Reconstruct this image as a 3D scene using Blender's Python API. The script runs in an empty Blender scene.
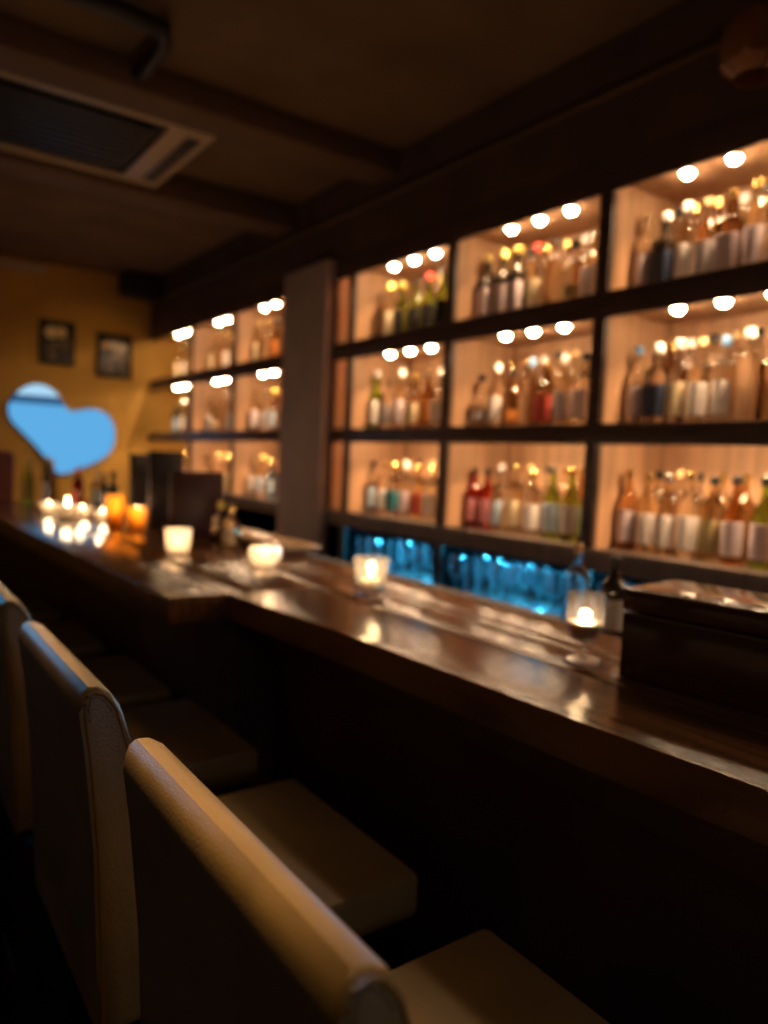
import bpy, bmesh, math, random
from mathutils import Vector, Matrix

# ------------------------------------------------------------------ camera, world, light, exposure
SC = bpy.context.scene
COL = SC.collection
CAMZ = Z0 = 1.45                                   # eye height; the bar top is at 1.05
cam_data = bpy.data.cameras.new('camera')
cam = bpy.data.objects.new('camera', cam_data)
COL.objects.link(cam)
cam_data.sensor_fit = 'HORIZONTAL'
cam_data.sensor_width = 24.0
cam_data.lens = 740.0 / 768.0 * 24.0
cam_data.clip_start = 0.02
ax = Vector((0.8135, -0.5799, 0.0436)); ay = Vector((0.0044, 0.0812, 0.9967)); fw = Vector((0.5815, 0.8106, -0.0686))
fw.normalize(); ax = (ax - fw * ax.dot(fw)).normalized(); ay = (-fw).cross(ax)
cam.matrix_world = Matrix(((ax.x, ay.x, -fw.x, 0), (ax.y, ay.y, -fw.y, 0), (ax.z, ay.z, -fw.z, CAMZ), (0, 0, 0, 1)))
cam_data.dof.use_dof = True
cam_data.dof.focus_distance = 0.78
cam_data.dof.aperture_fstop = 23.1 / 11.5
SC.camera = cam

SC.view_settings.view_transform = 'Standard'
SC.view_settings.look = 'None'
SC.view_settings.gamma = 1.0
SC.view_settings.exposure = 0.0
SC.view_settings.use_curve_mapping = False
SC.cycles.use_denoising = True
SC.cycles.sample_clamp_indirect = 4.0
SC.cycles.max_bounces = 10
SC.cycles.transparent_max_bounces = 24

W = bpy.data.worlds.new('night'); SC.world = W; W.use_nodes = True
W.node_tree.nodes['Background'].inputs[0].default_value = (0.012, 0.0032, 0.0008, 1)
W.node_tree.nodes['Background'].inputs[1].default_value = 1.5

def lamp(name, kind, loc, power, color, target=None, size=0.1, sizey=None, spot=None, blend=0.6):
    d = bpy.data.lights.new(name, kind); d.energy = power; d.color = color
    if kind == 'AREA':
        d.size = size
        if sizey: d.shape = 'RECTANGLE'; d.size_y = sizey
    else:
        d.shadow_soft_size = size
    if kind == 'SPOT': d.spot_size = math.radians(spot); d.spot_blend = blend
    o = bpy.data.objects.new(name, d); COL.objects.link(o); o.location = loc
    if target is not None:
        o.rotation_euler = (Vector(target) - Vector(loc)).to_track_quat('-Z', 'Y').to_euler()
    return o

WARM = (1.0, 0.60, 0.27)
lamp('ceiling_spot_behind', 'SPOT', (0.95, -2.0, 2.6), 5, (1.0, 0.62, 0.25), (0.35, 1.2, 0.9), 0.12, spot=50)
lamp('far_wall_fill_spot', 'SPOT', (1.5, 5.7, 2.95), 8, (1.0, 0.64, 0.25), (1.75, 6.9, 1.6), 0.1, spot=85, blend=1)  # unseen spot added to brighten the ochre wall
lamp('added_highlight_spot', 'SPOT', (1.45, 4.85, 2.9), 60, (1.0, 0.52, 0.18), (0.25, 0.85, 1.12), 0.08, spot=22, blend=0.8)  # no fixture here; added for the highlight along the chair backs
lamp('warm_side_fill', 'POINT', (-1.5, 0.9, 1.95), 2.4, (1.0, 0.52, 0.20), None, 0.08)  # added warm fill for the rear faces of the chairs
lamp('cool_chair_fill', 'AREA', (0.75, -0.7, 1.3), 1.2, (0.85, 0.8, 1.0), (0.3, 0.35, 1.05), 0.2)  # added cool fill for the side panel of the nearest chair
lamp('ceiling_spot_over_chairs', 'SPOT', (0.13, 0.62, 2.95), 190, (1.0, 0.62, 0.28), (0.215, 0.62, 1.1), 0.03, spot=21, blend=1)
lamp('ceiling_spot_over_chairs', 'SPOT', (0.13, 1.25, 2.95), 60, (1.0, 0.62, 0.30), (0.215, 1.25, 1.1), 0.03, spot=20, blend=1)
lamp('room_fill', 'AREA', (-0.6, 1.8, 2.3), 1.2, (1.0, 0.55, 0.25), (1.0, 2.2, 3.0), 1.6)  # unseen area light added as general fill
lamp('blue_screen_far_left', 'AREA', (-0.95, 6.3, 2.0), 0.35, (0.10, 0.55, 1.0), (0.22, 1.15, 1.14), 1.0, 0.6).data.spread = math.radians(22)
for _y, _l in ((3.06, 0.5), (2.22, 0.55), (1.40, 0.5)):
    lamp('blue_strip_back_counter', 'AREA', (2.58, _y, Z0 - 0.410), 6.5, (0.04, 0.50, 0.88), (2.0, _y, 0.72), _l, 0.008).data.spread = math.radians(120)

R = random.Random(7)
PI = math.pi
def Z(dz): return CAMZ + dz

# ------------------------------------------------------------------ materials
MATS = {}
def _new(name):
    m = bpy.data.materials.new(name); m.use_nodes = True
    nt = m.node_tree; nt.nodes.clear()
    out = nt.nodes.new('ShaderNodeOutputMaterial')
    return m, nt, out
def pbr(name, col, rough=0.5, metal=0.0, spec=0.5, coat=0.0, trans=0.0, ior=1.45, emit=None, es=0.0,
        var=0.0, vscale=(8, 8, 8), bump=0.0, bscale=(60, 60, 60), rvar=0.0, sub=0.0):
    """Principled material with noise colour variation and bump in object coordinates"""
    if name in MATS: return MATS[name]
    m, nt, out = _new(name)
    p = nt.nodes.new('ShaderNodeBsdfPrincipled'); nt.links.new(p.outputs[0], out.inputs[0])
    p.inputs['Base Color'].default_value = (*col, 1); p.inputs['Roughness'].default_value = rough
    p.inputs['Metallic'].default_value = metal; p.inputs['Specular IOR Level'].default_value = spec
    p.inputs['Coat Weight'].default_value = coat; p.inputs['Coat Roughness'].default_value = 0.08
    p.inputs['Transmission Weight'].default_value = trans; p.inputs['IOR'].default_value = ior
    if sub: p.inputs['Subsurface Weight'].default_value = sub; p.inputs['Subsurface Radius'].default_value = (0.02, 0.008, 0.003)
    if emit: p.inputs['Emission Color'].default_value = (*emit, 1); p.inputs['Emission Strength'].default_value = es
    if var or bump or rvar:
        tc = nt.nodes.new('ShaderNodeTexCoord')
        def noise(sc, det=5):
            mp = nt.nodes.new('ShaderNodeMapping'); mp.inputs['Scale'].default_value = sc
            nt.links.new(tc.outputs['Object'], mp.inputs[0])
            n = nt.nodes.new('ShaderNodeTexNoise'); n.inputs['Scale'].default_value = 1; n.inputs['Detail'].default_value = det
            nt.links.new(mp.outputs[0], n.inputs[0]); return n
        if var or rvar:
            n = noise(vscale)
        if var:
            r = nt.nodes.new('ShaderNodeValToRGB')
            r.color_ramp.elements[0].position = 0.3; r.color_ramp.elements[1].position = 0.7
            r.color_ramp.elements[0].color = (*[max(0, c * (1 - var)) for c in col], 1)
            r.color_ramp.elements[1].color = (*[min(1, c * (1 + var)) for c in col], 1)
            nt.links.new(n.outputs[0], r.inputs[0]); nt.links.new(r.outputs[0], p.inputs['Base Color'])
        if rvar:
            mr = nt.nodes.new('ShaderNodeMapRange'); mr.inputs['To Min'].default_value = max(0.02, rough - rvar); mr.inputs['To Max'].default_value = rough + rvar
            nt.links.new(n.outputs[0], mr.inputs[0]); nt.links.new(mr.outputs[0], p.inputs['Roughness'])
        if bump:
            b = nt.nodes.new('ShaderNodeBump'); b.inputs['Strength'].default_value = bump; b.inputs['Distance'].default_value = 0.004
            n2 = noise(bscale, 3); nt.links.new(n2.outputs[0], b.inputs['Height']); nt.links.new(b.outputs[0], p.inputs['Normal'])
            if coat: nt.links.new(b.outputs[0], p.inputs['Coat Normal'])
    MATS[name] = m
    return m
def emitter(name, col, s):
    if name in MATS: return MATS[name]
    m, nt, out = _new(name)
    e = nt.nodes.new('ShaderNodeEmission'); e.inputs[0].default_value = (*col, 1); e.inputs[1].default_value = s
    nt.links.new(e.outputs[0], out.inputs[0]); MATS[name] = m
    return m
def thin_glass(name, tint=(1, 1, 1), gloss=0.06, rough=0.03, frost=0.0, frostcol=(1, 1, 1), edge=0.0):
    """thin-walled glass: tinted see-through with a fresnel gloss and an optional frosted share"""
    if name in MATS: return MATS[name]
    m, nt, out = _new(name)
    t = nt.nodes.new('ShaderNodeBsdfTransparent'); t.inputs[0].default_value = (*tint, 1)
    g = nt.nodes.new('ShaderNodeBsdfGlossy'); g.inputs['Roughness'].default_value = rough; g.inputs[0].default_value = (1, 1, 1, 1)
    lw = nt.nodes.new('ShaderNodeLayerWeight'); lw.inputs[0].default_value = 0.35
    mr = nt.nodes.new('ShaderNodeMapRange'); mr.inputs['To Min'].default_value = gloss; mr.inputs['To Max'].default_value = 0.75
    nt.links.new(lw.outputs['Fresnel'], mr.inputs[0])
    last = t.outputs[0]
    if frost or edge:
        d = nt.nodes.new('ShaderNodeBsdfTranslucent'); d.inputs[0].default_value = (*frostcol, 1)
        d2 = nt.nodes.new('ShaderNodeBsdfDiffuse'); d2.inputs[0].default_value = (*frostcol, 1)
        mm = nt.nodes.new('ShaderNodeMixShader'); mm.inputs[0].default_value = 0.35
        nt.links.new(d.outputs[0], mm.inputs[1]); nt.links.new(d2.outputs[0], mm.inputs[2])
        fm = nt.nodes.new('ShaderNodeMixShader'); fm.inputs[0].default_value = frost
        if edge:
            l2 = nt.nodes.new('ShaderNodeLayerWeight'); l2.inputs[0].default_value = 0.5
            pw = nt.nodes.new('ShaderNodeMath'); pw.operation = 'POWER'; pw.inputs[1].default_value = 3.0
            m2 = nt.nodes.new('ShaderNodeMapRange'); m2.inputs['To Min'].default_value = frost; m2.inputs['To Max'].default_value = edge
            nt.links.new(l2.outputs['Facing'], pw.inputs[0]); nt.links.new(pw.outputs[0], m2.inputs[0]); nt.links.new(m2.outputs[0], fm.inputs[0])
        nt.links.new(last, fm.inputs[1]); nt.links.new(mm.outputs[0], fm.inputs[2]); last = fm.outputs[0]
    mx = nt.nodes.new('ShaderNodeMixShader')
    nt.links.new(mr.outputs[0], mx.inputs[0]); nt.links.new(last, mx.inputs[1]); nt.links.new(g.outputs[0], mx.inputs[2])
    nt.links.new(mx.outputs[0], out.inputs[0]); MATS[name] = m
    return m

M_plaster_y = pbr('ochre_plaster', (0.62, 0.36, 0.075), 0.8, var=0.10, vscale=(3, 3, 3), bump=0.15, bscale=(25, 25, 25))
M_dark_wall = pbr('dark_paint', (0.085, 0.048, 0.036), 0.7, var=0.25, vscale=(4, 4, 4))
M_ceil = pbr('brown_concrete', (0.16, 0.098, 0.05), 0.85, var=0.25, vscale=(2, 2, 2), bump=0.2, bscale=(12, 12, 12))
M_beam = pbr('brown_beam', (0.13, 0.075, 0.04), 0.7, var=0.2, vscale=(3, 3, 3))
M_floor = pbr('dark_floor', (0.018, 0.010, 0.008), 0.5, var=0.3, vscale=(3, 12, 3))
M_pillar = pbr('grey_brown_pillar', (0.50, 0.40, 0.39), 0.7, var=0.1, vscale=(5, 5, 5), bump=0.1, bscale=(40, 40, 40))
M_frame = pbr('dark_stained_frame', (0.085, 0.050, 0.040), 0.42, var=0.3, vscale=(5, 5, 30))
M_panel = pbr('pale_oak_panel', (0.46, 0.265, 0.145), 0.55, var=0.22, vscale=(40, 40, 1.2), bump=0.1, bscale=(60, 60, 2))
M_bar = pbr('varnished_bar_wood', (0.12, 0.050, 0.018), 0.16, spec=0.45, coat=0.08, var=0.45, vscale=(45, 2.2, 10), bump=0.13, bscale=(520, 120, 100), rvar=0.03)
M_barfront = pbr('bar_front_wood', (0.055, 0.022, 0.012), 0.5, var=0.3, vscale=(30, 3, 3))
M_leather = pbr('tan_leather', (0.23, 0.145, 0.048), 0.36, spec=0.7, var=0.12, vscale=(14, 14, 14), bump=0.22, bscale=(420, 420, 420), rvar=0.06)
M_piping = pbr('leather_piping', (0.19, 0.11, 0.028), 0.3, bump=0.1, bscale=(300, 300, 300))
M_stitch = pbr('dark_thread', (0.10, 0.06, 0.03), 0.8)
M_leg = pbr('black_wood_leg', (0.012, 0.008, 0.006), 0.4, var=0.2)
M_steel = pbr('brushed_steel', (0.55, 0.55, 0.56), 0.22, metal=1.0, rvar=0.06, vscale=(10, 80, 10))
M_case = pbr('lacquered_case', (0.055, 0.014, 0.008), 0.20, coat=0.6, var=0.12, vscale=(6, 2, 6))
M_black = pbr('matte_black', (0.012, 0.010, 0.010), 0.5)
M_white = pbr('off_white_plastic', (0.55, 0.47, 0.38), 0.5)
M_menu = pbr('maroon_cover', (0.035, 0.008, 0.008), 0.45, var=0.2)
M_menub = pbr('black_cover', (0.014, 0.008, 0.007), 0.5)
M_wax = pbr('candle_wax', (0.85, 0.72, 0.52), 0.5, sub=0.3)
M_flame = emitter('flame', (1.0, 0.70, 0.36), 30)
M_puck = emitter('puck_light_lens', (1.0, 0.68, 0.40), 130)
M_heart = emitter('blue_reflection_glow', (0.115, 0.42, 0.78), 1.0)  # emission standing in for the blue reflection in the heart mirror
M_heart_pale = emitter('pale_reflection_glow', (0.42, 0.72, 0.95), 1.0)
M_heart_dark = emitter('deep_blue_reflection_glow', (0.03, 0.10, 0.22), 1.0)
M_led = emitter('blue_led', (0.04, 0.40, 1.0), 9)

# ------------------------------------------------------------------ mesh helpers
def link(name, bm, mat, parent=None, smooth=True, loc=None):
    me = bpy.data.meshes.new(name)
    bmesh.ops.recalc_face_normals(bm, faces=bm.faces)
    if smooth:
        for f in bm.faces: f.smooth = True
        for e in bm.edges:
            if len(e.link_faces) == 2 and e.calc_face_angle(0) > math.radians(38): e.smooth = False
    bm.to_mesh(me); bm.free()
    for mm in (mat if isinstance(mat, (list, tuple)) else [mat]): me.materials.append(mm)
    o = bpy.data.objects.new(name, me); COL.objects.link(o)
    if parent is not None: o.parent = parent
    if loc is not None: o.location = loc
    return o
def box(bm, x0, x1, y0, y1, z0, z1, bev=0.0, mi=0):
    vs = [bm.verts.new((x, y, z)) for x in (x0, x1) for y in (y0, y1) for z in (z0, z1)]
    fs = [bm.faces.new([vs[i] for i in q]) for q in ((0, 1, 3, 2), (4, 6, 7, 5), (0, 4, 5, 1), (2, 3, 7, 6), (0, 2, 6, 4), (1, 5, 7, 3))]
    for f in fs: f.material_index = mi
    if bev:
        es = list({e for f in fs for e in f.edges})
        bmesh.ops.bevel(bm, geom=es, offset=bev, segments=2, profile=0.5, affect='EDGES')
def B(*a, bev=0.0):
    bm = bmesh.new(); box(bm, *a, bev=bev); return bm
def lathe(bm, prof, n=24, c=(0, 0, 0), sq=0.0, a0=0.0, a1=2 * PI, wav=0.0, wn=12):
    """turn a profile; sq>0 squares the section, wav adds flutes"""
    full = abs(a1 - a0 - 2 * PI) < 1e-6
    cnt = n if full else n + 1
    rings = []
    for r, z in prof:
        ring = []
        for i in range(cnt):
            a = a0 + (a1 - a0) * i / n
            rr = r
            if sq:
                p = 2 + 10 * sq
                rr = r / (abs(math.cos(a)) ** p + abs(math.sin(a)) ** p) ** (1 / p)
            if wav: rr *= 1 + wav * math.cos(wn * a)
            ring.append(bm.verts.new((c[0] + rr * math.cos(a), c[1] + rr * math.sin(a), c[2] + z)))
        rings.append(ring)
    for k in range(len(rings) - 1):
        A, Bq = rings[k], rings[k + 1]
        for i in range(n):
            j = (i + 1) % cnt
            bm.faces.new((A[i], A[j], Bq[j], Bq[i]))
    if full:
        if prof[0][0] > 1e-6: bm.faces.new(rings[0][::-1])
        if prof[-1][0] > 1e-6: bm.faces.new(rings[-1])
def LA(prof, **k):
    bm = bmesh.new(); lathe(bm, prof, **k); return bm
def tube(bm, pts, r, n=8, closed=False):
    pts = [Vector(p) for p in pts]
    rings = []
    for i, p in enumerate(pts):
        a = pts[i - 1] if i > 0 or closed else p
        b = pts[(i + 1) % len(pts)] if i < len(pts) - 1 or closed else p
        t = (b - a).normalized()
        u = t.cross(Vector((0, 0, 1)) if abs(t.z) < 0.95 else Vector((1, 0, 0))).normalized(); v = t.cross(u)
        rings.append([bm.verts.new(p + (u * math.cos(2 * PI * k / n) + v * math.sin(2 * PI * k / n)) * r) for k in range(n)])
    m = len(rings)
    for i in range(m if closed else m - 1):
        A, Bq = rings[i], rings[(i + 1) % m]
        for k in range(n): bm.faces.new((A[k], A[(k + 1) % n], Bq[(k + 1) % n], Bq[k]))
    if not closed: bm.faces.new(rings[0][::-1]); bm.faces.new(rings[-1])
def prism(bm, poly, axis, a, b, bev=0.0):
    """poly of 2-D points extruded along an axis: 'y' -> (x,z), 'z' -> (x,y)"""
    def P(p, t): return (p[0], t, p[1]) if axis == 'y' else (p[0], p[1], t)
    A = [bm.verts.new(P(p, a)) for p in poly]; Bq = [bm.verts.new(P(p, b)) for p in poly]
    n = len(poly); fs = [bm.faces.new(A), bm.faces.new(Bq[::-1])]
    for i in range(n): fs.append(bm.faces.new((A[i], Bq[i], Bq[(i + 1) % n], A[(i + 1) % n])))
    if bev:
        es = list({e for f in fs[:2] for e in f.edges})
        bmesh.ops.bevel(bm, geom=es, offset=bev, segments=3, profile=0.5, affect='EDGES')
def smooth_poly(pts, it=2):
    for _ in range(it):
        q = []
        for i in range(len(pts)):
            a, b = pts[i], pts[(i + 1) % len(pts)]
            q += [(a[0] * .75 + b[0] * .25, a[1] * .75 + b[1] * .25), (a[0] * .25 + b[0] * .75, a[1] * .25 + b[1] * .75)]
        pts = q
    return pts
def tag(o, label=None, cat=None, group=None, kind=None):
    if label: o['label'] = label
    if cat: o['category'] = cat
    if group: o['group'] = group
    if kind: o['kind'] = kind
    return o
def thing(name, label, cat, loc=(0, 0, 0), rz=0.0, group=None):
    o = bpy.data.objects.new(name, None); COL.objects.link(o)
    o.location = loc; o.rotation_euler = (0, 0, rz); o.empty_display_size = 0.05
    return tag(o, label, cat, group)
def struct(name, bm, mat): return tag(link(name, bm, mat), kind='structure')
def copy_tree(o, parent=None):
    c = o.copy(); COL.objects.link(c)
    if parent is not None: c.parent = parent
    for ch in list(o.children): copy_tree(ch, c)
    return c

# ------------------------------------------------------------------ the room
CEIL, WX, WY, LX, BY = 3.0, 2.70, 6.90, -1.7, -2.6
struct('floor', B(LX, WX, BY, WY, -0.06, 0), M_floor)
struct('ceiling', B(LX, WX, BY, WY, CEIL, CEIL + 0.06), M_ceil)
struct('wall_right', B(WX, WX + 0.08, BY, WY, 0, CEIL), M_dark_wall)
struct('wall_far', B(LX, WX, WY, WY + 0.08, 0, CEIL), M_plaster_y)
struct('wall_left', B(LX - 0.08, LX, BY, WY, 0, CEIL), M_dark_wall)
struct('wall_behind', B(LX, WX, BY - 0.08, BY, 0, CEIL), M_dark_wall)
struct('wall_soffit', B(2.22, WX, BY, WY, Z(1.12), CEIL), M_dark_wall)
struct('trim_1', B(2.195, 2.22, BY, WY, Z(1.335), Z(1.352), bev=0.004), M_beam)
struct('pillar', B(2.17, WX, 3.67, 4.19, 0, Z(1.12), bev=0.006), M_pillar)
# two ceiling beams across the room
struct('beam_1', B(LX, 2.22, 3.10, 3.32, Z(1.435), CEIL, bev=0.008), M_beam)
struct('beam_2', B(LX, 2.22, 4.17, 4.40, Z(1.40), CEIL, bev=0.008), M_beam)

# ------------------------------------------------------------------ back-bar shelving
XF, XB, CT = 2.22, 2.61, 0.845
ROWS = [(-0.29, 0.150), (0.172, 0.588), (0.650, 1.047)]      # floor and ceiling of each row, relative to the eye
FASCIA = [0.095, 0.555, 1.006]                               # lower edge of the fascia in front of each ceiling
M_dshelf = pbr('dark_shelf_board', (0.022, 0.013, 0.009), 0.4, var=0.2, vscale=(5, 30, 5))
M_fascia = pbr('grey_brown_fascia', (0.22, 0.165, 0.145), 0.5, var=0.2, vscale=(5, 30, 5))
PUCKW = 11.5
def shelving(name, label, y0, y1, divs, zbot):
    t = thing(name, label, 'shelving', (XF, (y0 + y1) / 2, 0)); oy = (y0 + y1) / 2
    def P(nm, bm, mat, bev=0):
        o = link(nm, bm, mat, t)
        o.data.transform(Matrix.Translation((-XF, -oy, 0)))
        return o
    P('back_panel', B(XB, XB + 0.02, y0, y1, Z(-0.36), Z(1.119)), M_panel)
    P('niche_back', B(XB, XB + 0.02, y0, y1, CT + 0.001, Z(-0.361)), pbr('niche_shade_black', (0.004, 0.004, 0.005), 0.9, spec=0.1))  # near-black colour puts the recess in shade
    P('shelf', B(XF + 0.0165, XB, y0, y1, Z(-0.36), Z(-0.29)), M_dshelf)
    P('fascia', B(XF, XF + 0.016, y0, y1, Z(-0.372), Z(-0.289), bev=0.002), M_fascia)
    P('shelf', B(XF + 0.0165, XB, y0, y1, Z(0.1505), Z(0.172)), M_dshelf)
    P('shelf', B(XF + 0.0165, XB, y0, y1, Z(0.5885), Z(0.650)), M_dshelf)
    P('top_board', B(XF + 0.0165, XB, y0, y1, Z(1.0475), Z(1.119)), M_frame)
    for fz, ft in zip(FASCIA, (0.172, 0.650, 1.119)):
        P('fascia', B(XF, XF + 0.016, y0, y1, Z(fz), Z(ft), bev=0.002), M_frame)
    for (a, b, _) in divs:
        if b > 6.8: continue
        P('upright', B(XF + 0.0005, XB, a, b, Z(-0.3598), Z(1.0474), bev=0.003), M_frame)
        P('niche_post', B(XF + 0.016, XB, a, b, CT + 0.001, Z(-0.3605)), pbr('niche_shade_black', (0.004, 0.004, 0.005), 0.9, spec=0.1))  # lower upright blackened so it shows no blue light
        P('post_front', B(XF + 0.0005, XF + 0.0155, a, b, CT + 0.001, Z(-0.3605)), M_frame)
    # oak linings of each compartment: side faces and ceiling boards
    for i in range(len(divs) - 1):
        a, b = divs[i][1], divs[i + 1][0]
        for (za, zb) in ROWS:
            bm = bmesh.new()
            if b < 6.8: box(bm, XF + 0.017, XB, b - 0.006, b - 0.0005, Z(za), Z(zb))
            else: box(bm, XB - 0.03, XB, b - 0.006, b - 0.0005, Z(za), Z(zb))
            box(bm, XF + 0.017, XB, a + 0.0005, a + 0.006, Z(za), Z(zb))
            box(bm, XF + 0.017, XB, a + 0.006, b - 0.006, Z(zb) - 0.006, Z(zb) - 0.0005)
            P('oak_lining', bm, M_panel)
            for ly in divs[i][2]:
                zc = Z(zb) - 0.006; px_ = XF + (0.112 if b - a > 0.3 else 0.25)
                dr = 0.008
                pk = P('puck_light', LA([(0.030, 0), (0.030, -dr + 0.002), (0.024, -dr), (0.024, -0.004), (0.0, -0.004)][::-1], n=20, c=(px_, ly, zc)), M_steel)
                dome = [(0.0001, -0.027), (0.010, -0.0255), (0.019, -0.0185), (0.0235, -0.0055), (0.0235, -0.0042), (0.0001, -0.0042)]
                ln = link('lens', LA(dome, n=16, c=(px_, ly, zc)), M_puck, pk)
                ln.data.transform(Matrix.Translation((-XF, -oy, 0)))
                sl = lamp('puck_glow', 'SPOT', (px_, ly, zc - 0.030), PUCKW, (1.0, 0.60, 0.31), (px_ + 0.085, ly, zc - 0.40), 0.02, spot=122, blend=0.6)
    return t
# the uprights run from the pillar towards the viewer; each entry: y of its two faces and the light positions of the bay after it
main_div = [(0.055, 0.112, [0.36, 0.53, 0.69]), (0.925, 0.98, [1.217, 1.383, 1.55]), (1.77, 1.827, [2.06, 2.226, 2.39]),
            (2.624, 2.682, [2.91, 3.08, 3.255]), (3.465, 3.52, [3.585]), (3.655, 3.668, [])]
shelving('bottle_shelving', 'tall lit oak bottle shelving in dark frame between pillar and frame edge', 0.055, 3.668, main_div, 0)
far_div = [(4.192, 4.235, [4.44, 4.61, 4.78]), (5.02, 5.06, [5.25, 5.42, 5.59]), (5.85, 5.89, [6.13, 6.30, 6.47]), (6.885, 6.898, [])]
shelving('bottle_shelving', 'further lit bottle shelving between grey pillar and ochre wall', 4.192, 6.898, far_div, 0)

# ------------------------------------------------------------------ the bar
bar = thing('bar_counter', 'long dark varnished wood bar counter with a stepped front edge', 'bar counter', (1.2, 2.0, 0))
def BP(nm, bm, mat, bev=0):
    o = link(nm, bm, mat, bar); o.data.transform(Matrix.Translation((-1.2, -2.0, 0))); return o
ZT = Z(-0.40); TH = 0.072
bm = bmesh.new()
g = 0.0012
prism(bm, [(0.975, -0.6), (1.163 - g, -0.6), (1.163 - g, 1.964), (0.868, 1.964), (0.894, 1.70), (0.914, 1.475), (0.936, 0.75), (0.952, 0.45)], 'z', ZT - TH, ZT, 0.004)
for xa, xb in ((1.163, 1.292), (1.292, 1.352), (1.352, 1.505)):
    box(bm, xa + g, xb - g, -0.6, 5.90, ZT - TH, ZT, bev=0.003)
prism(bm, [(0.70, 1.966), (0.925, 1.966), (0.925, 5.90), (0.575, 5.90), (0.632, 4.42)], 'z', ZT - TH - 0.004, ZT, 0.004)
box(bm, 0.926, 1.163 - g, 1.966, 5.90, ZT - TH, ZT, bev=0.003)
BP('countertop', bm, M_bar)
bm = bmesh.new()
prism(bm, [(1.06, -0.6), (1.10, -0.6), (1.10, 2.06), (0.84, 2.06), (0.78, 5.90), (0.74, 5.90), (0.80, 2.02), (1.06, 2.02)], 'z', 0.0, ZT - TH)
BP('front_panel', bm, M_barfront)
bm = bmesh.new()
box(bm, 1.0, 1.06, -0.6, 2.0, ZT - TH - 0.085, ZT - TH - 0.001, bev=0.004)
BP('apron', bm, M_barfront)
bm = bmesh.new(); box(bm, 1.44, 1.48, -0.6, 5.90, 0.0, ZT - TH); BP('rear_panel', bm, M_barfront)
bm = bmesh.new(); tube(bm, [(0.93, -0.6, 0.2), (0.93, 1.9, 0.2)], 0.018, 12)
for y in (-0.3, 0.6, 1.5): tube(bm, [(0.93, y, 0.2), (1.07, y, 0.2)], 0.012, 8)
BP('foot_rail', bm, M_steel)

work = thing('worktop', 'steel worktop behind the bar catching blue light', 'worktop', (1.6, 2.0, 0))
def WP(nm, bm, mat):
    o = link(nm, bm, mat, work); o.data.transform(Matrix.Translation((-1.6, -2.0, 0))); return o
WP('steel_top', B(1.507, 1.545, -0.4, 3.6, Z(-0.455), Z(-0.435), bev=0.004), M_steel)
WP('dark_top_strip', B(1.546, 1.70, -0.4, 3.6, Z(-0.455), Z(-0.435), bev=0.004), pbr('dull_dark_strip', (0.02, 0.02, 0.022), 0.7, bump=0.3))  # dark strip added to narrow the blue reflection on the steel
WP('cabinet_body', B(1.51, 1.72, -0.4, 3.6, 0.0, Z(-0.456)), M_black)
back_counter = thing('back_counter', 'dark low counter under the bottle shelving holding blue lit glasses', 'counter', (2.2, 2.0, 0))
o = link('counter_top', B(2.10, 2.63, 0.055, 3.668, 0.80, CT, bev=0.004), M_frame, back_counter); o.data.transform(Matrix.Translation((-2.2, -2.0, 0)))
o = link('cabinet_body', B(2.14, 2.63, 0.06, 3.66, 0.0, 0.799), M_black, back_counter); o.data.transform(Matrix.Translation((-2.2, -2.0, 0)))

fcount = thing('back_counter', 'dark low counter under the further shelving by the ochre wall', 'counter', (2.2, 5.4, 0))
o = link('counter_top', B(2.10, 2.63, 4.192, 6.898, 0.80, CT, bev=0.004), M_frame, fcount); o.data.transform(Matrix.Translation((-2.2, -5.4, 0)))
o = link('cabinet_body', B(2.14, 2.63, 4.2, 6.89, 0.0, 0.799), M_black, fcount); o.data.transform(Matrix.Translation((-2.2, -5.4, 0)))

# raised ledge on the bar in front of the pillar
led = thing('serving_ledge', 'pale raised wooden ledge on the bar before the grey pillar', 'ledge', (1.46, 3.0, ZT))
o = link('top_board', B(-0.085, 0.085, -0.42, 0.95, 0.030, 0.048, bev=0.004), pbr('waxed_ledge', (0.42, 0.27, 0.14), 0.25, coat=0.4, var=0.25, vscale=(30, 3, 3)), led)
o = link('side_rail', B(-0.075, 0.03, -0.405, 0.935, 0.0005, 0.0295), M_bar, led)

# dark lacquered case on the bar
case = thing('lacquer_case', 'large dark lacquered case with a lid standing on the bar', 'case', (1.217, 0.885, ZT + 0.0005), math.radians(6.0))
link('body', B(0, 0.2, -0.95, 0, 0, 0.128, bev=0.004), M_case, case)
link('lid', B(-0.002, 0.202, -0.952, 0.002, 0.131, 0.176, bev=0.006), M_case, case)

# ------------------------------------------------------------------ upholstered bar chairs
def resample(pts, n):
    L = [0]
    for a, b in zip(pts, pts[1:]): L.append(L[-1] + math.dist(a, b))
    out = []
    for i in range(n):
        t = L[-1] * i / (n - 1); k = 0
        while k < len(L) - 2 and L[k + 1] < t: k += 1
        f = (t - L[k]) / (L[k + 1] - L[k]); out.append((pts[k][0] + (pts[k + 1][0] - pts[k][0]) * f, pts[k][1] + (pts[k + 1][1] - pts[k][1]) * f))
    return out
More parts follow.
